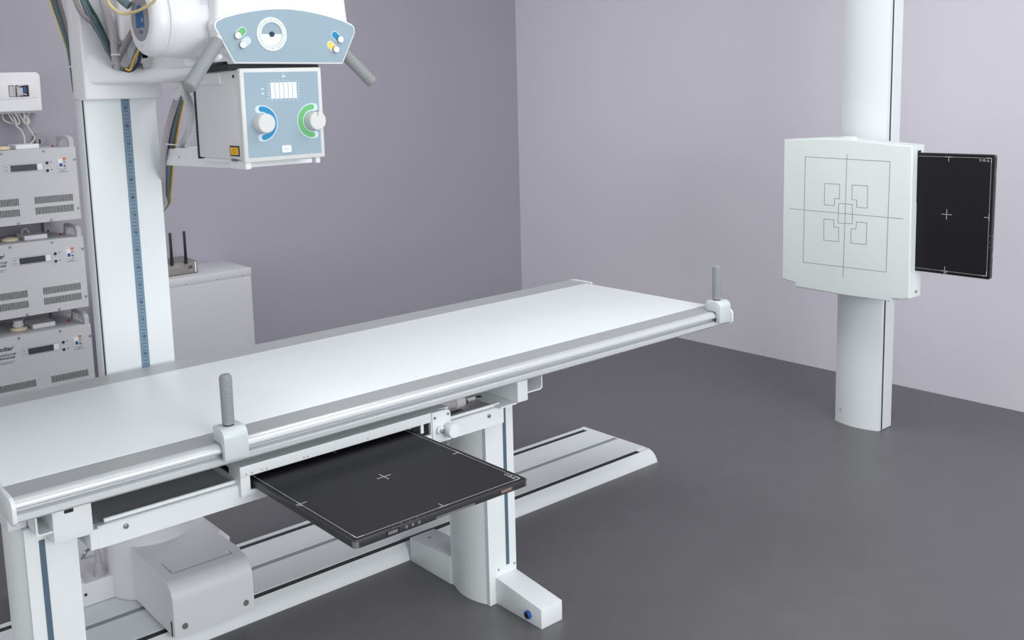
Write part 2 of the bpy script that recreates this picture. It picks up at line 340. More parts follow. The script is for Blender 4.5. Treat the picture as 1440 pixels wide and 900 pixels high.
# ------------------------------------------------------------------ flat detectors
def detector(name, label, u, v, loc, rot=(0, 0, 0), icons=True):
    """plate u x v lying with its face up (+Z), labelled edge at -Y"""
    d = Thing(name, label, 'detector', loc, rot, 'black flat panel detectors', world=False)
    t = .0165; c = .009
    o = rrect(-u / 2, u / 2, -v / 2, v / 2, c)
    fr = d.part('frame', MB().prism(o, 'z', 0, t, bev=.0014, seg=2, only_caps=True), BLACKF)
    d.part('face', MB().prism(rrect(-u / 2 + .003, u / 2 - .003, -v / 2 + .003, v / 2 - .003, .007), 'z', t, t + .0005), BLACK)
    z = t + .0005; b = MB(); i = .0125; lw = .0009
    rect_line(b, 'z', z, [(-u / 2 + i, -v / 2 + i), (u / 2 - i, -v / 2 + i), (u / 2 - i, v / 2 - i), (-u / 2 + i, v / 2 - i)], lw, .0002)
    for sx in (-1, 1):
        for sy in (-1, 1):
            p = (sx * (u / 2 - i), sy * (v / 2 - i)); rect_line(b, 'z', z, [(p[0] - sx * .016, p[1]), p, (p[0], p[1] - sy * .016)], .0022, .0003, False)
    rect_line(b, 'z', z, [(-.018, 0), (.018, 0)], .0017, .0003, False); rect_line(b, 'z', z, [(0, -.018), (0, .018)], .0017, .0003, False)
    for p, q in (((0, -v / 2 + i), (0, -v / 2 + i + .016)), ((0, v / 2 - i), (0, v / 2 - i - .016)), ((u / 2 - i, 0), (u / 2 - i - .016, 0)), ((-u / 2 + i - .006, 0), (-u / 2 + i + .016, 0))):
        rect_line(b, 'z', z, [p, q], .0017, .0003, False)
    for p, q in (((-.012, -v / 2 + i), (.012, -v / 2 + i)), ((u / 2 - i, -.012), (u / 2 - i, .012)), ((-u / 2 + i, -.012), (-u / 2 + i, .012))):
        rect_line(b, 'z', z, [p, q], .002, .0003, False)
    # small orientation mark beside the left tick, and three icons by the corner
    b.prism([(-u / 2 + .004, -.004), (-u / 2 + .004, .004), (-u / 2 + .009, 0)], 'z', z, z + .0003)
    rect_line(b, 'z', z, arc(-u / 2 + .0085, -.007, .0028, 0, 324, 9), .0009, .0003)
    for k in range(3):
        cy = -v / 2 + .024 + k * .013; cx = u / 2 - .021
        if k == 0: rect_line(b, 'z', z, [(cx - .004, cy - .004), (cx + .004, cy), (cx - .004, cy + .004)], .0012, .0003)
        if k == 1: rect_line(b, 'z', z, [(cx - .004, cy - .003), (cx + .004, cy - .003), (cx + .004, cy + .003), (cx - .004, cy + .003)], .0012, .0003); rect_line(b, 'z', z, [(cx, cy - .005), (cx, cy + .005)], .001, .0003, False)
        if k == 2: rect_line(b, 'z', z, arc(cx, cy, .004, 0, 315, 7), .0012, .0003)
    d.part('printed_marks', b, LINE, smooth=False)
    for sx in (-1, 1):
        q = [p for p in rrect(-u / 2 - .0006, u / 2 + .0006, -v / 2 - .0006, v / 2 + .0006, .0096) if p[0] * sx > u / 2 - .0105 and p[1] < -v / 2 + .0105]
        q.sort(key=lambda p: math.atan2(p[1] + v / 2 - .009, (p[0] - sx * (u / 2 - .009)) * sx))
        q = q + [(sx * (u / 2 - .008), -v / 2 + .008)]
        d.part('corner_guard', MB().prism(q, 'z', .001, t - .0022), CORNER, label='grey corner guard')
    y = -v / 2
    st = d.part('status_window', MB().box(-u / 2 + .075, -u / 2 + .107, y - .0006, y + .001, .0035, .0145), BLK)
    d.part('window_pane', MB().box(-u / 2 + .079, -u / 2 + .103, y - .0009, y, .0055, .0125), CORNER, st)
    for k in range(3): d.part('button', MB().cyl((-u / 2 + .125 + k * .016, y, .009), (-u / 2 + .125 + k * .016, y - .0008, .009), .0036, n=14), CORNER)
    for k in range(3): d.part('indicator_dot', MB().cyl((-u / 2 + .118 + k * .02, y + .0065, z), (-u / 2 + .118 + k * .02, y + .0065, z + .0003), .0010, n=8), LINE)
    d.part('hand_recess', MB().box(-.03, .075, y - .0005, y + .001, .001, .006), CORNER)
    lb = d.part('rating_label', MB().box(u / 2 - .082, u / 2 - .046, y - .0005, y + .001, .0035, .013), RUST)
    b = MB()
    for k in range(6): b.box(u / 2 - .079 + k * .005, u / 2 - .0765 + k * .005, y - .0008, y, .0055, .011)
    d.part('label_print', b, OVAL, lb)
    return d
detector('flat_panel_detector', 'square black flat detector lying face up in the pull-out tray under the table', .463, .465, (1.204, 1.794, .5838))
detector('flat_panel_detector', 'tall black flat detector sliding out of the white board by the right wall', .452, .325, (3.7165, 1.7015, .949), (0, -PI / 2, 0))

# ------------------------------------------------------------------ wall stand
T = Thing('wall_bucky_stand', 'white column by the right wall carrying a large white board with printed target lines', 'stand', (3.88, 2.105, 0))
def col_pts():
    yf, yb = 2.008, 2.203
    return [(3.83 - .024 * (1 - ((t - .5) * 2) ** 2), yf + t * (yb - yf)) for t in [i / 18 for i in range(19)]] + [(3.925, yb), (3.925, yf)]
T.part('column', MB().prism(col_pts(), 'z', 0, 2.7), WHITE, ang=25)
T.part('slot_strip', MB().box(3.849, 3.856, 2.0065, 2.0095, 0.002, 2.7), DARKS, label='narrow dark slot down the side of the column')
T.part('side_cover', MB().box(3.8565, 3.925, 2.004, 2.0085, .002, 2.7, .001, 1), WHITE)
T.part('screw', screw(MB(), (3.817, 2.17, .06), (-1, 0, 0), .003, .006), SCREW)
bp = [(2.365, .625), (2.303, .616), (2.301, .599), (2.09, .594), (1.885, .596), (1.883, .608), (1.83, .612), (1.813, .62), (1.817, 1.203), (1.95, 1.213), (2.06, 1.222), (2.09, 1.226), (2.20, 1.226), (2.363, 1.217)]
bd = T.part('receptor_board', MB().prism(bp, 'x', 3.66, 3.748, bev=.009, seg=4, only_caps=2), WHITEB, label='large white board with printed target lines', ang=30)
b = MB(); X = 3.66; w = .0017
rect_line(b, 'x', X, [(2.261, 1.148), (1.903, 1.141), (1.906, .712), (2.263, .709)], w)
rect_line(b, 'x', X, [(2.328, .929), (1.846, .925)], w, closed=False); rect_line(b, 'x', X, [(2.079, 1.164), (2.084, .668)], w, closed=False)
rect_line(b, 'x', X, [(2.11, .966), (2.051, .966), (2.051, .888), (2.111, .887)], w)
for sy in (-1, 1):
    for sz in (-1, 1):
        m = lambda y, z: (2.081 + sy * y, .927 + sz * z)
        rect_line(b, 'x', X, [m(.091, .116), m(.026, .116), m(.027, .058), m(.047, .058), m(.048, .029), m(.092, .029)], w)
T.part('target_lines', b, GLINE, bd, smooth=False)
T.part('top_latch', MB().box(3.664, 3.70, 2.058, 2.118, 1.20, 1.2325, .006, 3), WHITEB, bd)
T.part('side_screw', MB().cyl((3.71, 1.8135, .64), (3.71, 1.809, .64), .0055, bev=.001), SCREW, bd)
T.part('cassette_slot', MB().box(3.697, 3.722, 1.8155, 1.8165, .715, 1.183), BLK, bd)
T.part('board_mount', MB().box(3.745, 3.84, 2.03, 2.18, .68, 1.15, .006, 2), WHITE)

# ------------------------------------------------------------------ x-ray tube stand
T = Thing('xray_tube_stand', 'tall white x-ray tube column with blue ruler, tube head and light box, behind the table', 'stand', (1.02, 2.85, .045))
cb = T.part('carriage', MB().prism([(2.39, .053), (2.39, .150), (2.393, .166), (2.401, .182), (2.414, .194), (2.43, .2), (2.72, .212), (2.72, .053)], 'x', .918, 1.152, bev=.0015, seg=1, only_caps=True), WARMW, label='rounded white motor cover riding on the floor rail', ang=25)
for xs in (.947, 1.126): T.part('screw_cap', MB().cyl((xs, 2.3905, .079), (xs, 2.3885, .079), .0085, n=24), CORNER, cb, label='grey screw cap')
T.part('cover_slot', MB().box(.9165, .9185, 2.405, 2.411, .053, .095), BLK, cb)
b = MB()
rect_line(b, 'z', .2035, [(.948, 2.66), (.948, 2.455)], .0012, .0006, False); rect_line(b, 'z', .2015, [(.948, 2.455), (1.125, 2.455), (1.125, 2.655)], .0012, .0006, False)
T.part('panel_seam', b, GLINE, cb)
for q in ((.953, 2.655), (1.10, 2.655), (.953, 2.46), (1.118, 2.475)): T.part('screw', screw(MB(), (*q, .2 + (q[1] - 2.43) * .041), (0, 0, 1), .004, .0018), WHITE, cb)
T.part('side_step', MB().box(1.152, 1.172, 2.50, 2.72, .05, .185, .003, 2).box(1.152, 1.165, 2.60, 2.72, .05, .205, .003, 2), WARMW, cb)
cp = T.part('carriage_plate', MB().box(.70, 1.25, 2.735, 3.05, .046, .115, .004, 2), WARMW, label='white base plate of the column')
T.part('plate_screw', screw(MB(), (.80, 2.735, .083), (0, -1, 0), .0045), BLK, cp)
T.part('plate_bracket', MB().prism([(2.735, .115), (2.735, .118), (2.86, .155), (3.05, .155), (3.05, .115)], 'x', .70, .80), WARMW, cp)
T.part('plate_handle', MB().tube([(.836, 2.90, .10), (.85, 2.90, .118), (.862, 2.90, .134), (.885, 2.90, .139), (.93, 2.90, .139)], .005, sub=6), CHROME, cp)
T.part('cable_conduit', MB().tube([(.851, 2.76, .12), (.851, 2.76, .17), (.848, 2.76, .22), (.838, 2.77, .30), (.82, 2.79, .40), (.80, 2.82, .50)], .0085, n=14, sub=6).lathe([(.0085, .04), (.0115, .035), (.012, .018), (.0145, .016), (.015, 0)], (.851, 2.76, .115), 'z', 20), CABG, cp)
T.part('base_cylinder', MB().cyl((1.008, 2.775, .046), (1.008, 2.775, .42), .1345, bev=.003, n=72), WARMW)
cl = T.part('column', MB().box(.907, 1.108, 2.715, 2.785, .42, 2.75, .0045, 3), WHITE)
T.part('side_groove', MB().box(.9052, .908, 2.722, 2.727, .42, 2.75), DARKS, cl)
T.part('side_profile', MB().prism([(2.729, .42), (2.729, 2.75), (2.78, 2.75), (2.78, .42)], 'x', .9035, .9075, bev=.003, seg=2), WHITE, cl)
rl = T.part('scale_strip', MB().box(1.0075, 1.031, 2.7135, 2.716, .42, 1.6), BLUER, label='blue measuring strip with dark graduations')
b = MB()
for k in range(43, 150):
    z = k / 100.
    if k % 5 == 0: text_into(b, str(k - 20)[-2:], .0105, face_y(1.0193, 2.7133, z), .0002, bold=.0003)
    else: b.box(1.0130, 1.0256, 2.7131, 2.7136, z - .0006, z + .0006)
T.part('scale_marks', b, INK, rl, smooth=False)
# collar that slides on the column and carries the arm
fc = [(.892, 1.474), (1.110, 1.474), (1.110, 1.60), (1.05, 1.57), (1.0, 1.548), (.985, 1.549), (.972, 1.562), (.959, 1.594), (.938, 1.650), (.930, 1.666), (.918, 1.676), (.908, 1.70), (.904, 1.74), (.902, 2.1), (.892, 2.1)]
T.part('collar', MB().box(.892, 1.118, 2.70, 2.755, 1.474, 2.10, .008, 4).prism(fc, 'y', 2.655, 2.705, bev=.007, seg=3, only_caps=2), SHELL, label='white sliding collar around the column', ang=45)
def loft(secs, n=40):
    b = bmesh.new(); R = []
    for (xa, xb, za, zb, y, p) in secs:
        ring = []; cx, cz, rx, rz = (xa + xb) / 2, (za + zb) / 2, (xb - xa) / 2, (zb - za) / 2
        for k in range(n):
            t = 2 * PI * k / n; c_, s_ = math.cos(t), math.sin(t)
            ring.append(b.verts.new((cx + rx * math.copysign(abs(c_) ** p, c_), y, cz + rz * math.copysign(abs(s_) ** p, s_))))
        R.append(ring)
    for A, B in zip(R, R[1:]):
        for k in range(n): b.faces.new((A[k], A[(k + 1) % n], B[(k + 1) % n], B[k]))
    b.faces.new(R[0]); b.faces.new(R[-1]); bmesh.ops.recalc_face_normals(b, faces=b.faces)
    m = MB(); m.merge(b); return m
T.part('arm', loft([(.900, 1.108, 1.512, 1.60, 2.657, .3), (.918, 1.108, 1.512, 1.585, 2.645, .3), (.938, 1.109, 1.513, 1.568, 2.628, .33), (.954, 1.115, 1.513, 1.556, 2.605, .36), (.968, 1.125, 1.513, 1.551, 2.58, .4), (.985, 1.15, 1.512, 1.551, 2.54, .45), (1.00, 1.17, 1.511, 1.554, 2.48, .48), (1.02, 1.19, 1.517, 1.562, 2.40, .5), (1.045, 1.21, 1.530, 1.572, 2.32, .55), (1.07, 1.22, 1.548, 1.582, 2.25, .65)]), SHELL, label='white saddle arm below the tube', ang=60)
T.part('pivot', MB().cyl((1.09, 2.70, 1.69), (1.12, 2.30, 1.69), .085, bev=.01, n=48), SHELL, ang=40)
T.part('pivot_block', MB().box(1.012, 1.14, 2.50, 2.66, 1.565, 1.66, .012, 3), SHELL, ang=40)
T.part('pivot_block', MB().box(.965, 1.14, 2.56, 2.66, 1.62, 1.95, .012, 3), SHELL, ang=40)
T.part('arm_web', MB().box(1.012, 1.17, 2.28, 2.56, 1.545, 1.63, .012, 3), SHELL)
T.part('pivot_boss', MB().cyl((.966, 2.61, 1.682), (.958, 2.61, 1.682), .017, bev=.002), UNITW)
# tube housing, end cap
th = T.part('tube_housing', MB().lathe([(0, .93), (.080, .93), (.086, .945), (.088, .97), (.090, 1.05), (.090, 1.33), (.085, 1.36), (.06, 1.375), (0, 1.376)], (0, 2.235, 1.652), 'x', 64), SHELL, label='white horizontal tube housing', ang=50)
# head shell behind the control panel
hs = [(1.045, 1.552), (1.335, 1.549), (1.376, 1.62), (1.372, 1.66), (1.366, 1.72), (1.35, 1.80), (1.30, 1.84), (1.12, 1.845), (1.05, 1.82), (1.022, 1.74), (1.018, 1.66), (1.012, 1.63)]
T.part('head_shell', MB().prism(hs, 'y', 2.112, 2.235, bev=.012, seg=4, only_caps=2), SHELL, ang=60)
cap = T.part('end_cap', MB().lathe([(0, .894), (.066, .894), (.074, .897), (.080, .904), (.0835, .914), (.084, .93), (.082, .937), (.078, .94), (0, .94)], (0, 2.245, 1.652), 'x', 64), SHELL, label='round white cap closing the tube', ang=50)
ov = MB(); ov.lathe([(0, 0), (.0515, 0), (.052, .0015), (0, .0016)], (.8925, 2.245, 1.655), 'x', 48); T.part('cap_badge', ov, OVAL, cap, label='grey round badge with a blue arch mark')
arch = [(2.268, 1.634), (2.268, 1.655)] + [(2.245 + .023 * math.cos(math.radians(a)), 1.655 + .030 * math.sin(math.radians(a))) for a in range(10, 180, 10)] + [(2.222, 1.655), (2.222, 1.634)]
T.part('badge_mark', MB().prism(arch, 'x', .8917, .8925), LOGOB, cap)
T.part('badge_dot', MB().cyl((.8917, 2.231, 1.650), (.8913, 2.231, 1.650), .0055), OVAL, cap)
b = MB(); text_into(b, 'Dix', .014, face_x(.8922, 2.243, 1.624), .0002); T.part('badge_print', b, LOGOB, cap, smooth=False)
b = MB(); b.cyl((.894, 2.243, 1.593), (.893, 2.243, 1.593), .003, n=12); T.part('cap_screw', b, UNITH, cap)
b = MB()
for k, (a, c_) in enumerate(((1.0, 1.036), (1.0, 1.03), (1.0, 1.033))): b.box(a, c_, 2.1470, 2.1480, 1.683 + k * .006, 1.6855 + k * .006)
T.part('faint_print', b, WARMW, th)
# control panel
pp = [(1.050, 1.545), (1.343, 1.541), (1.3835, 1.617), (1.383, 1.630), (1.376, 1.638), (1.345, 1.650), (1.309, 1.659), (1.274, 1.666), (1.240, 1.671), (1.205, 1.674), (1.170, 1.674), (1.138, 1.672), (1.10, 1.667), (1.064, 1.660), (1.03, 1.651), (1.012, 1.643), (1.006, 1.634), (1.007, 1.624)]
def inset(pts, d):
    n = len(pts); out = []
    for i in range(n):
        p0, p, p1 = Vector(pts[i - 1]), Vector(pts[i]), Vector(pts[(i + 1) % n])
        a = (p - p0).normalized(); c_ = (p1 - p).normalized(); na = Vector((-a.y, a.x)); nc = Vector((-c_.y, c_.x))
        m = (na + nc).normalized(); out.append(tuple(p + m * d / max(.4, m.dot(na))))
    return out
cpn = T.part('control_panel', MB().prism(pp, 'y', 2.1, 2.135, bev=.0025, seg=2, only_caps=True), SHELL, label='pale blue control panel with white rim', ang=30)
T.part('panel_face', MB().prism(inset(pp, .0042), 'y', 2.0985, 2.101), BLUEP, cpn)
Y = 2.0985
T.part('dial_ring', MB().lathe([(.0275, 0), (.0275, -.002), (.039, -.002), (.0395, 0)], (1.149, Y, 1.612), 'y', 48, caps=False), WHITEB, cpn)
b = MB()
for k in range(36):
    a = k * PI / 18; b.box(-.0003, .0003, Y - .0024, Y - .0018, .0305, .0365 if k % 3 == 0 else .034, M=Matrix.Translation((1.149, 0, 1.612)) @ Matrix.Rotation(a, 4, 'Y'))
T.part('dial_marks', b, GLINE, cpn)
T.part('dial_level', MB().prism(arc(1.149, 1.612, .0268, 180, 360, 20), 'y', Y - .001, Y), SHELL, cpn, label='white half disc of the level dial')
T.part('dial_hub', MB().cyl((1.149, Y, 1.612), (1.149, Y - .004, 1.612), .0062, bev=.001), INK, cpn)
for (cx, cz, dx, dz, m, bx, bz) in ((1.060, 1.608, .015, .011, GREEN, 0, 0), (1.071, 1.587, .014, .010, PALEL, 0, 0), (1.336, 1.600, -.014, .012, CYAN, 0, 0), (1.322, 1.576, -.014, .012, YELLOW, 0, 0)):
    T.part('button_halo', MB().prism(capsule(cx, cz, dx, dz, .0095), 'y', Y - .0004, Y), PALEL, cpn)
    T.part('button_track', MB().prism(capsule(cx, cz, dx, dz, .0075), 'y', Y - .0008, Y), m, cpn)
    T.part('button_collar', MB().cyl((cx, Y, cz), (cx, Y - .003, cz), .0088), CORNER, cpn)
    T.part('button', MB().cyl((cx, Y, cz), (cx, Y - .007, cz), .0078, bev=.0012), SHELL, cpn)
# two handles
for p0, p1, r in (((1.014, 2.105, 1.596), (.905, 2.035, 1.492), .0155), ((1.352, 2.14, 1.588), (1.437, 2.11, 1.492), .0145)):
    p0 = Vector(p0); p1 = Vector(p1); d = (p1 - p0).normalized()
    h = T.part('handle', MB().cyl(p0, p1, r, bev=.005, n=36), GRIP, label='grey knurled handle')
    T.part('handle_stub', MB().cyl(p0 - d * .02, p0, r * .62), SHELL, h)
T.part('stub_boss', MB().cyl((1.025, 2.12, 1.562), (1.012, 2.11, 1.558), .007, bev=.001), SHELL)
# collimator (light box)
co = T.part('collimator', MB().box(1.063, 1.275, 2.112, 2.352, 1.322, 1.532, .004, 2), WARMW, label='white light box with a pale blue front and two knobs')
T.part('front_frame', MB().box(1.060, 1.278, 2.098, 2.114, 1.316, 1.534, .0035, 2), KNOB, co)
T.part('front_face', MB().box(1.0705, 1.2672, 2.0972, 2.1, 1.327, 1.5245), BLUEP, co)
T.part('rear_edge', MB().box(1.062, 1.276, 2.352, 2.359, 1.318, 1.534), BLK, co)
T.part('swivel_plate', MB().box(1.05, 1.29, 2.13, 2.36, 1.532, 1.545), DARKS, co)
T.part('top_bracket', MB().box(1.058, 1.07, 2.20, 2.34, 1.50, 1.529, .002, 1), WARMW, co)
Y = 2.0972
b = MB()
for k in range(6): b.box(1.137 + k * .0118, 1.1475 + k * .0118, Y - .0008, Y, 1.462, 1.500)
T.part('table_print', b, SHELL, co, label='white table printed on the blue face')
b = MB()
for k in range(7): b.box(1.1375 + k * .0115, 1.1405 + k * .0115, Y - .0006, Y, 1.5035, 1.5055); b.box(1.1375 + k * .0115, 1.1405 + k * .0115, Y - .0006, Y, 1.4575, 1.4595)
for k in range(6): b.box(1.130, 1.134, Y - .0006, Y, 1.463 + k * .0066, 1.465 + k * .0066); b.box(1.2105, 1.2135, Y - .0006, Y, 1.463 + k * .0066, 1.465 + k * .0066)
b.box(1.168, 1.178, Y - .0006, Y, 1.512, 1.516); b.box(1.171, 1.174, Y - .0006, Y, 1.519, 1.522)
for q in (1.484, 1.473): b.box(1.112, 1.119, Y - .0006, Y, q, q + .004)
T.part('fine_print', b, PALEL, co)
def crescent(cx, cz, ro, ri, a0, a1): 
    mid = (ro + ri) / 2; hw = (ro - ri) / 2; A = arc(cx, cz, ro, a0, a1, 20); B = arc(cx, cz, ri, a1, a0, 20)
    e1 = (cx + mid * math.cos(math.radians(a1)), cz + mid * math.sin(math.radians(a1))); e0 = (cx + mid * math.cos(math.radians(a0)), cz + mid * math.sin(math.radians(a0)))
    s = 1 if a1 > a0 else -1
    return A + arc(*e1, hw, a1, a1 + 180 * s, 6)[1:-1] + B + arc(*e0, hw, a0 + 180, a0 + 360 * 1, 6)[1:-1] if s > 0 else A + B
for cx, m, a0, a1, kx in ((1.108, CYAN, -85, 92, 1.108), (1.246, GREEN, 86, 272, 1.246)):
    cz = 1.406
    T.part('scale_halo', MB().prism(crescent(cx, cz, .0425, .0245, a0 - 8, a1 + 8), 'y', Y - .0004, Y), PALEL, co)
    T.part('scale_arc', MB().prism(crescent(cx, cz, .040, .027, a0 + 4, a1 - 4), 'y', Y - .0008, Y), m, co)
    T.part('knob', MB().lathe([(.0235, 0), (.0235, -.008), (.0225, -.024), (.0205, -.0265), (0, -.027)], (kx + .001, Y, cz), 'y', 40), KNOB, co, label='round white knob')
    if m is GREEN: T.part('knob_pointer', MB().box(kx - .0006, kx + .0006, Y - .0275, Y - .006, cz + .012, cz + .0236), GLINE, co)
T.part('push_button', MB().prism(rrect(1.157, 1.183, 1.334, 1.351, .004), 'y', Y - .0025, Y), SHELL, co)
T.part('button_symbol', MB().box(1.166, 1.174, Y - .0028, Y - .0024, 1.339, 1.346), WARMW, co)
T.part('warning_sticker', MB().box(1.0618, 1.0635, 2.128, 2.176, 1.330, 1.355), INK, co, label='yellow warning sticker')
T.part('sticker_panel', MB().box(1.0612, 1.0620, 2.132, 2.172, 1.3335, 1.3515), SIGNY, co)
b = MB(); rect_line(b, 'x', 1.0612, [(2.158, 1.338), (2.146, 1.338), (2.146, 1.347), (2.158, 1.347)], .0012); T.part('sticker_symbol', b, ORANGE, co)
T.part('case_screw', screw(MB(), (1.063, 2.135, 1.517), (-1, 0, 0), .004), BLK, co)
T.part('grey_tag', MB().box(1.0618, 1.0635, 2.148, 2.172, 1.318, 1.3245), CORNER, co)
T.part('runner', MB().box(1.065, 1.08, 2.105, 2.19, 1.300, 1.319, .002, 1).box(1.255, 1.268, 2.105, 2.125, 1.302, 1.318, .002, 1).box(1.07, 1.265, 2.125, 2.34, 1.312, 1.322, .002, 1), SHELL, co)
pl = T.part('support_plate', MB().prism([(2.20, 1.297), (2.64, 1.288), (2.64, 1.334), (2.36, 1.342), (2.36, 1.312), (2.20, 1.311)], 'x', 1.092, 1.30, bev=.002, seg=2, only_caps=True), SHELL)
T.part('plate_screw', screw(MB(), (1.092, 2.545, 1.314), (-1, 0, 0), .004), UNITH, pl)
# cables of the stand
def cable(pts, r, m, n=10, sub=8, name='cable', label=None, ridge=0.): return T.part(name, MB().tube(pts, r, n, sub, ridge), m, label=label, ang=60)
cable([(1.06, 2.45, 1.535), (1.066, 2.45, 1.518), (1.082, 2.45, 1.476), (1.117, 2.50, 1.429), (1.136, 2.58, 1.37), (1.152, 2.70, 1.323), (1.168, 2.85, 1.279), (1.12, 2.93, 1.262), (1.0, 2.93, 1.25)], .0105, HOSE, n=14, sub=10, name='corrugated_hose', label='light grey corrugated hose', ridge=.14)
for k, (m, r, dx, dy) in enumerate(((CABG, .0085, -.014, 0), (CABB, .008, -.004, .012), (CABS, .006, .004, 0), (CABN, .005, .011, .004), (CABO, .003, .016, 0))):
    cable([(1.15 + dx * .3, 2.60 + dy, 1.54), (1.145 + dx * .5, 2.60 + dy, 1.506), (1.122 + dx * .8, 2.60 + dy, 1.448), (1.097 + dx, 2.60 + dy, 1.372), (1.102 + dx, 2.65 + dy, 1.292), (1.154 + dx * .8, 2.80 + dy, 1.197), (1.168 + dx * .5, 2.85 + dy, 1.151), (1.10, 2.90 + dy, 1.08), (1.0, 2.9 + dy, 1.05)], r, m)
b = MB(); b.tube([(1.076, 2.588, 1.349), (1.095, 2.586, 1.346), (1.114, 2.600, 1.344), (1.10, 2.622, 1.345), (1.076, 2.588, 1.349)], .0018, 6, 6); T.part('cable_tie', b, SHELL)
T.part('cable_clip', MB().prism([(1.098, 1.478), (1.118, 1.504), (1.132, 1.49), (1.112, 1.464)], 'y', 2.58, 2.586, bev=.002, seg=1), SHELL)
T.part('cable_ring', MB().tube([(1.135, 2.50, 1.50), (1.15, 2.50, 1.49), (1.152, 2.50, 1.465), (1.14, 2.50, 1.45)], .004, 8, 6), SHELL)
for k, (m, r, off) in enumerate(((CABY, .0025, 0), (CABS, .0075, .012), (CABB, .007, .026))):
    cable([(.878 + off, 2.86, 1.80), (.884 + off, 2.86, 1.75), (.900 + off * .8, 2.86, 1.693), (.914 + off * .6, 2.86, 1.639), (.924 + off * .4, 2.86, 1.596), (.930 + off * .2, 2.865, 1.56), (.94, 2.88, 1.50)], r, m)
T.part('cable_tie', MB().box(.917, .94, 2.845, 2.85, 1.566, 1.571), SHELL)
cable([(.860, 2.60, 1.78), (.869, 2.60, 1.727), (.879, 2.60, 1.699), (.894, 2.60, 1.681), (.915, 2.61, 1.668)], .0065, CABB)
cable([(.872, 2.60, 1.78), (.885, 2.60, 1.728), (.904, 2.60, 1.674), (.923, 2.60, 1.639), (.942, 2.60, 1.597), (.955, 2.60, 1.57)], .005, CABS)
cable([(.879, 2.605, 1.78), (.892, 2.605, 1.728), (.913, 2.605, 1.678), (.932, 2.605, 1.64), (.948, 2.605, 1.60), (.958, 2.605, 1.572)], .005, CABS)
cable([(.886, 2.607, 1.78), (.900, 2.607, 1.728), (.922, 2.607, 1.684), (.940, 2.607, 1.64), (.951, 2.607, 1.607), (.960, 2.607, 1.575)], .004, CABN)
cable([(.92, 2.58, 1.79), (.931, 2.58, 1.729), (.943, 2.58, 1.684), (.951, 2.58, 1.639), (.952, 2.58, 1.593), (.953, 2.58, 1.569), (.958, 2.58, 1.552)], .010, CABG, n=14, label='thick grey high voltage cable')
cable([(.948, 2.58, 1.556), (.958, 2.585, 1.572), (.972, 2.55, 1.615), (.980, 2.50, 1.654), (.99, 2.44, 1.70)], .0085, CABB, n=14)
cable([(.955, 2.56, 1.553), (.966, 2.55, 1.549), (.970, 2.52, 1.559), (.979, 2.50, 1.593), (.982, 2.46, 1.625)], .0055, CABS)
cable([(.957, 2.54, 1.549), (.970, 2.53, 1.546), (.978, 2.50, 1.559), (.984, 2.48, 1.593), (.988, 2.44, 1.625)], .005, INK)
cable([(.948, 2.505, 1.549), (.957, 2.495, 1.547), (.9615, 2.48, 1.569), (.9736, 2.46, 1.603), (.985, 2.44, 1.64)], .003, CABO)
cable([(.835, 2.30, 1.725), (.841, 2.30, 1.705), (.848, 2.30, 1.687), (.865, 2.285, 1.669), (.873, 2.24, 1.667), (.876, 2.185, 1.671), (.885, 2.14, 1.683), (.885, 2.13, 1.692)], .0035, CABY, label='pale yellow wire looping in front of the cap')
cable([(.862, 2.30, 1.715), (.874, 2.29, 1.698), (.884, 2.28, 1.686)], .010, CABS)
T.part('cable_tie', MB().box(.938, .958, 2.56, 2.572, 1.586, 1.590), SHELL)

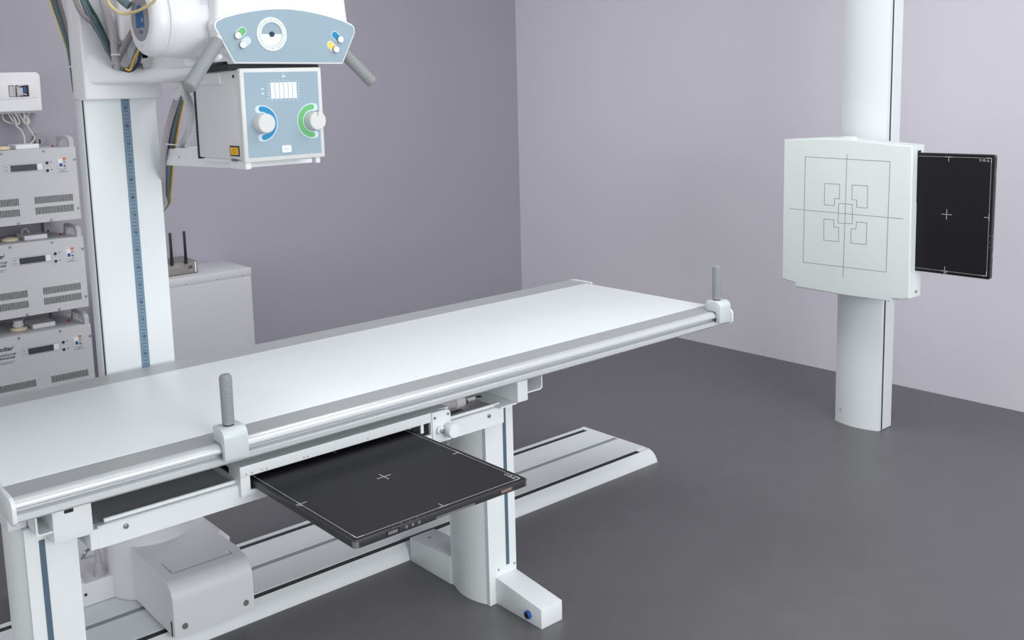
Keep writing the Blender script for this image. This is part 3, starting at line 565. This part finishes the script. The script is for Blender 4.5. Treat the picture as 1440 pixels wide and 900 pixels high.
# ------------------------------------------------------------------ voltage stabilisers on the back wall
def stabiliser(name, label, zt):
    X0, X1, yf, yb, h = 1.005, 1.463, 4.55, 4.86, .327
    s = Thing(name, label, 'voltage stabiliser', (1.234, 4.70, zt - h), group='grey voltage stabilisers stacked on the back wall')
    c = s.part('case', MB().box(X0, X1, yf + .002, yb, zt - h, zt - .002, .003, 2), UNIT)
    f = s.part('front_panel', MB().box(X0, X1, yf, yf + .003, zt - h, zt), UNIT)
    for hx in (X0 + .014, X1 - .014):
        hd = s.part('handle', MB().prism([(yf + .004, zt - .004), (yf + .002, zt + .03), (yf + .02, zt + .044), (yf + .06, zt + .05), (yf + .16, zt + .05), (yf + .185, zt + .044), (yf + .20, zt - .004), (yf + .175, zt - .004), (yf + .165, zt + .03), (yf + .15, zt + .035), (yf + .062, zt + .035), (yf + .032, zt + .026), (yf + .028, zt - .004)], 'x', hx - .011, hx + .011, bev=.003, seg=2, only_caps=True), UNITH)
        s.part('handle_screw', screw(MB(), (hx, yf + .006, zt + .030), (0, -1, .25), .005), SCREW, hd)
    y = yf
    for a in (1.035, 1.268):
        for z0 in (-.211, -.258):
            b = MB()
            for k in range(26): b.box(a + k * .00645, a + k * .00645 + .0034, y - .0008, y + .001, zt + z0 - .031, zt + z0)
            s.part('vent', b, DARKS, f, smooth=False)
    b = MB(); rect_line(b, 'y', y, rrect(1.152, 1.317, zt - .097, zt - .061, .003, 3), .0007); s.part('display_outline', b, GLINE, f, smooth=False)
    s.part('display', MB().box(1.180, 1.290, y - .002, y, zt - .0925, zt - .0655), DISP, f, label='dark digital display')
    s.part('display_blank', MB().box(1.292, 1.314, y - .0008, y, zt - .092, zt - .066), UNITW, f)
    for q in (-.064, -.098):
        s.part('push_button', MB().cyl((1.334, y, zt + q), (1.334, y - .004, zt + q), .0062, bev=.001, n=18), BLK, f); s.part('button_label', MB().box(1.349, 1.356, y - .0008, y, zt + q + .001, zt + q + .004), INK, f)
    br = s.part('breaker', MB().box(1.380, 1.401, y - .004, y, zt - .094, zt - .052, .001, 1), UNITW, f)
    s.part('breaker_switch', MB().box(1.386, 1.398, y - .009, y, zt - .085, zt - .070, .001, 1), BLUE, f)
    s.part('breaker_sticker', MB().box(1.404, 1.4165, y - .001, y, zt - .056, zt - .045), ORANGE, f)
    b = MB()
    for x_, z_, l in ((1.405, -.062, .012), (1.406, -.068, .009), (1.412, -.083, .006), (1.405, -.093, .013), (1.392, -.1015, .02)): b.box(x_, x_ + l, y - .0006, y, zt + z_ - .0016, zt + z_)
    b.cyl((1.4085, y, zt - .082), (1.4085, y - .002, zt - .082), .0035, n=12)
    b.box(1.378, 1.427, y - .0006, y, zt - .1095, zt - .108)
    b.box(1.158, 1.166, y - .0006, y, zt - .074, zt - .072); b.box(1.158, 1.169, y - .0006, y, zt - .088, zt - .086)
    s.part('switch_print', b, INK, f, smooth=False); b = MB()
    text_into(b, 'volter', .028, face_y(1.083, y - .0004, zt - .050), .0003, shear=.3, bold=.0007)
    rect_line(b, 'y', y, arc(1.119, zt - .039, .002, 0, 315, 7), .0007)
    text_into(b, 'СТАБИЛИЗАТОР', .0125, face_y(1.077, y - .0004, zt - .078), .0003, bold=.0003)
    text_into(b, 'НАПРЯЖЕНИЯ', .0125, face_y(1.079, y - .0004, zt - .092), .0003, bold=.0003)
    b.box(1.03, 1.122, y - .0006, y, zt - .1095, zt - .108); b.box(1.04, 1.11, y - .0006, y, zt - .116, zt - .1145)
    s.part('front_print', b, INK, f, smooth=False)
    for q in ((1.324, -.010), (1.146, -.010), (1.459 - .003, -.056), (1.453, -.277), (1.19, -.319), (1.012, -.056), (1.33, -.319)): s.part('screw', screw(MB(), (q[0], y, zt + q[1]), (0, -1, 0), .0055, .004), SCREW, f)
    s.part('terminal_cover', MB().box(1.235, 1.335, 4.645, 4.775, zt - .002, zt + .018, .002, 1), UNITW)
    s.part('bushing', MB().lathe([(.036, .0021), (.036, .012), (.033, .016), (.026, .016), (.024, .010), (0, .009)], (1.18, 4.67, zt - .002), 'z', 32), CREAM, label='cream round bushing')
    s.part('indicator_lamp', MB().cyl((1.407, 4.69, zt - .002), (1.407, 4.69, zt + .006), .005, bev=.001), RED, label='small red lamp')
    return s
stabiliser('voltage_stabilizer', 'topmost of the three stacked grey voltage stabilisers, below the white breaker box', 1.272)
s2 = stabiliser('voltage_stabilizer', 'middle one of the three stacked grey voltage stabilisers on the back wall', .863)
s3 = stabiliser('voltage_stabilizer', 'lowest of the three stacked grey voltage stabilisers, with a white insulator on top', .454)
s3.part('insulator', MB().lathe([(.014, 0), (.018, .004), (.0235, .014), (.0235, .022), (.020, .026), (.021, .034), (.017, .038), (0, .036)], (1.18, 4.67, .461), 'z', 28), SHELL, label='white porcelain insulator')
s3.part('lead', MB().tube([(1.19, 4.68, .49), (1.23, 4.74, .498), (1.27, 4.80, .508), (1.30, 4.858, .512)], .003, 8, 6), CABW)
s2.part('lead', MB().tube([(1.25, 4.73, .88), (1.255, 4.745, .897), (1.275, 4.76, .90), (1.29, 4.76, .878)], .004, 8, 6), CABW)
def upright(x, label):
    u = Thing('mounting_upright', label, 'bracket', (x, 4.88, .05), group='steel uprights behind the stabilisers')
    p = u.part('channel', MB().box(x - .018, x + .018, 4.861, 4.8995, .05, 1.33, .002, 1), UPR)
    for k in range(20): u.part('slot', MB().box(x - .004, x + .004, 4.8602, 4.862, .11 + k * .0617, .13 + k * .0617), BLK, p, smooth=False)
upright(1.402, 'perforated steel upright on the back wall behind the right side of the stabilisers')
upright(1.066, 'perforated steel upright on the back wall behind the left side of the stabilisers')

# ------------------------------------------------------------------ breaker box with leads
T = Thing('breaker_box', 'white breaker box on the back wall above the stack of stabilisers, with leads hanging below', 'breaker box', (1.23, 4.85, 1.43))
def bxp(y0): return [(1.08, 1.436), (1.41, 1.436), (1.412, 1.60), (1.398, 1.614), (1.08, 1.614), (1.066, 1.60), (1.066, 1.45)]
bx = T.part('cover', MB().prism(bxp(0), 'y', 4.80, 4.8995, bev=.006, seg=3, only_caps=2), UNITW, ang=30)
T.part('door_ridge', MB().prism([(1.09, 1.571), (1.25, 1.573), (1.33, 1.570), (1.397, 1.561), (1.396, 1.497), (1.34, 1.493), (1.25, 1.492), (1.09, 1.494)], 'y', 4.797, 4.803, bev=.002, seg=2, only_caps=2), UNITW, bx)
wn = T.part('window', MB().box(1.268, 1.356, 4.7965, 4.7985, 1.503, 1.555), DARKS, bx)
T.part('breaker', MB().box(1.270, 1.297, 4.794, 4.797, 1.505, 1.552, .001, 1), UNITH, bx)
T.part('breaker', MB().box(1.302, 1.329, 4.793, 4.797, 1.507, 1.545, .001, 1), UNITH, bx)
T.part('breaker_lever', MB().box(1.332, 1.343, 4.793, 4.797, 1.515, 1.548), BLUE, bx)
T.part('copper_bar', MB().box(1.3505, 1.3555, 4.794, 4.797, 1.504, 1.554), RUST, bx)
b = MB().tube([(1.292, 4.794, 1.506), (1.293, 4.791, 1.555)], .004, 8, 1).tube([(1.30, 4.793, 1.545), (1.32, 4.788, 1.553), (1.343, 4.792, 1.556)], .0028, 8, 6).tube([(1.305, 4.793, 1.505), (1.32, 4.788, 1.515), (1.343, 4.793, 1.511)], .0028, 8, 6)
T.part('inner_wire', b, CABW, bx)
T.part('gland_strip', MB().box(1.10, 1.395, 4.82, 4.88, 1.428, 1.437), UNITH, bx)
hang = [[(1.245, 1.432), (1.245, 1.405), (1.262, 1.39), (1.285, 1.382), (1.305, 1.388), (1.31, 1.40), (1.305, 1.432)],
        [(1.265, 1.432), (1.28, 1.40), (1.295, 1.379), (1.31, 1.383), (1.305, 1.41), (1.29, 1.432)],
        [(1.28, 1.432), (1.29, 1.405), (1.29, 1.385), (1.285, 1.372), (1.30, 1.35), (1.305, 1.32), (1.30, 1.292), (1.295, 1.27)],
        [(1.31, 1.432), (1.325, 1.40), (1.335, 1.378), (1.35, 1.385), (1.34, 1.41), (1.33, 1.432)],
        [(1.345, 1.432), (1.345, 1.39), (1.34, 1.37), (1.35, 1.34), (1.358, 1.315), (1.345, 1.298), (1.32, 1.285), (1.305, 1.285), (1.295, 1.27)],
        [(1.36, 1.432), (1.35, 1.41), (1.357, 1.39), (1.345, 1.377), (1.333, 1.39), (1.335, 1.432)]]
for k, h in enumerate(hang):
    n_ = len(h)
    end = 4.84 if h[-1][1] > 1.4 else 4.72
    T.part('lead', MB().tube([(x_, 4.845 + (end - 4.845) * i / (n_ - 1) - (.012 if k % 2 else 0), z_ + (.0235 if h[-1][1] < 1.3 and i == n_ - 1 else 0)) for i, (x_, z_) in enumerate(h)], .0036, 8, 8), CABW)

# ------------------------------------------------------------------ cabinet and router
T = Thing('metal_cabinet', 'low light grey metal cabinet against the back wall behind the tube column', 'cabinet', (2.07, 4.73, 0))
bd = T.part('body', MB().box(1.62, 2.298, 4.562, 4.898, .0, .578, .002, 1), CAB)
T.part('top_panel', MB().box(1.618, 2.30, 4.558, 4.898, .560, .600, .0025, 2), CAB)
T.part('front_panel', MB().box(1.622, 2.296, 4.559, 4.563, .03, .558, .001, 1), CAB)
for q in (1.80, 1.945, 2.108, 2.25): T.part('rivet', MB().cyl((q, 4.5581, .566), (q, 4.5574, .566), .003, n=10), GLINE)
T = Thing('wireless_router', 'small taupe router with two black antennas on the grey cabinet', 'router', (1.93, 4.70, .6))
bd = T.part('case', MB().prism([(4.635, .602), (4.640, .661), (4.80, .668), (4.80, .602)], 'x', 1.80, 2.046, bev=.004, seg=2), ROUTER)
T.part('base', MB().box(1.803, 2.043, 4.637, 4.798, .6002, .6035), BLK, bd)
T.part('side_trim', MB().box(2.030, 2.036, 4.6345, 4.639, .606, .657), UNITW, bd)
for xa in (1.911, 1.984):
    an = T.part('antenna', MB().box(xa - .0065, xa + .0065, 4.629, 4.639, .682, .818, .003, 2), BLK)
    T.part('antenna_joint', MB().cyl((xa, 4.634, .655), (xa, 4.634, .686), .0085, n=16), BLK, an)
b = MB(); rect_line(b, 'y', 4.6355, arc(2.006, .634, .007, 0, 345, 20), .0022, .0015); T.part('power_button', b, INK, bd)
b = MB()
b.box(1.895, 1.95, 4.635, 4.637, .643, .6448); b.box(2.0, 2.012, 4.635, 4.637, .619, .6215)
T.part('print', b, LINE, bd)

# ------------------------------------------------------------------ light
def area(name, loc, target, sx, sy, power, col=(1, 1, 1)):
    l = bpy.data.lights.new(name, 'AREA'); l.shape = 'RECTANGLE'; l.size = sx; l.size_y = sy; l.energy = power; l.color = col
    o = bpy.data.objects.new(name, l); COL.objects.link(o); o.location = loc
    o.rotation_euler = (Vector(target) - Vector(loc)).to_track_quat('-Z', 'Y').to_euler(); return o
area('overhead_fill', (2.7, .9, 2.86), (2.7, .9, 0), 1.3, 1.3, 27)  # added area lights under the ceiling
area('overhead_fill', (.9, 1.6, 2.86), (.9, 1.6, 0), 1.3, 1.3, 5)
area('overhead_fill', (2.1, 3.3, 2.86), (2.1, 3.3, 0), 1.2, 1.2, 24)  # added to brighten the cabinet and rack by the back wall
area('soft_key_light', (1.2, -2.5, 1.7), (2.4, 2.6, .9), 2.0, 1.5, 105, (.97, .985, 1))  # unseen soft key light from the right behind the camera, no window built
w = bpy.data.worlds.new('World'); scn.world = w; w.use_nodes = True
bg = w.node_tree.nodes['Background']; bg.inputs[0].default_value = (.98, .985, 1, 1); bg.inputs[1].default_value = 1.0

# ------------------------------------------------------------------ camera
F, YAW, PITCH, ROLL, SX, SY = 1389.86197, .901198563, .141949844, .033968085, -87.3922245, -125.517207
cam = bpy.data.cameras.new('camera'); co_ = bpy.data.objects.new('camera', cam); COL.objects.link(co_)
f = Vector((math.cos(PITCH) * math.cos(YAW), math.cos(PITCH) * math.sin(YAW), -math.sin(PITCH)))
r = f.cross(Vector((0, 0, 1))).normalized(); d = f.cross(r)
r2 = r * math.cos(ROLL) + d * math.sin(ROLL); d2 = -r * math.sin(ROLL) + d * math.cos(ROLL)
co_.matrix_world = Matrix(((r2.x, -d2.x, -f.x, 0), (r2.y, -d2.y, -f.y, 0), (r2.z, -d2.z, -f.z, 1.47), (0, 0, 0, 1)))
cam.sensor_width = 36; cam.lens = F * 36 / 1440; cam.shift_x = -SX / 1440; cam.shift_y = SY / 1440; cam.clip_start = .05
scn.camera = co_
vs = scn.view_settings; scn.display_settings.display_device = 'sRGB'
vs.view_transform = 'Standard'; vs.look = 'None'; vs.gamma = 1; vs.use_curve_mapping = False; vs.exposure = -0.04
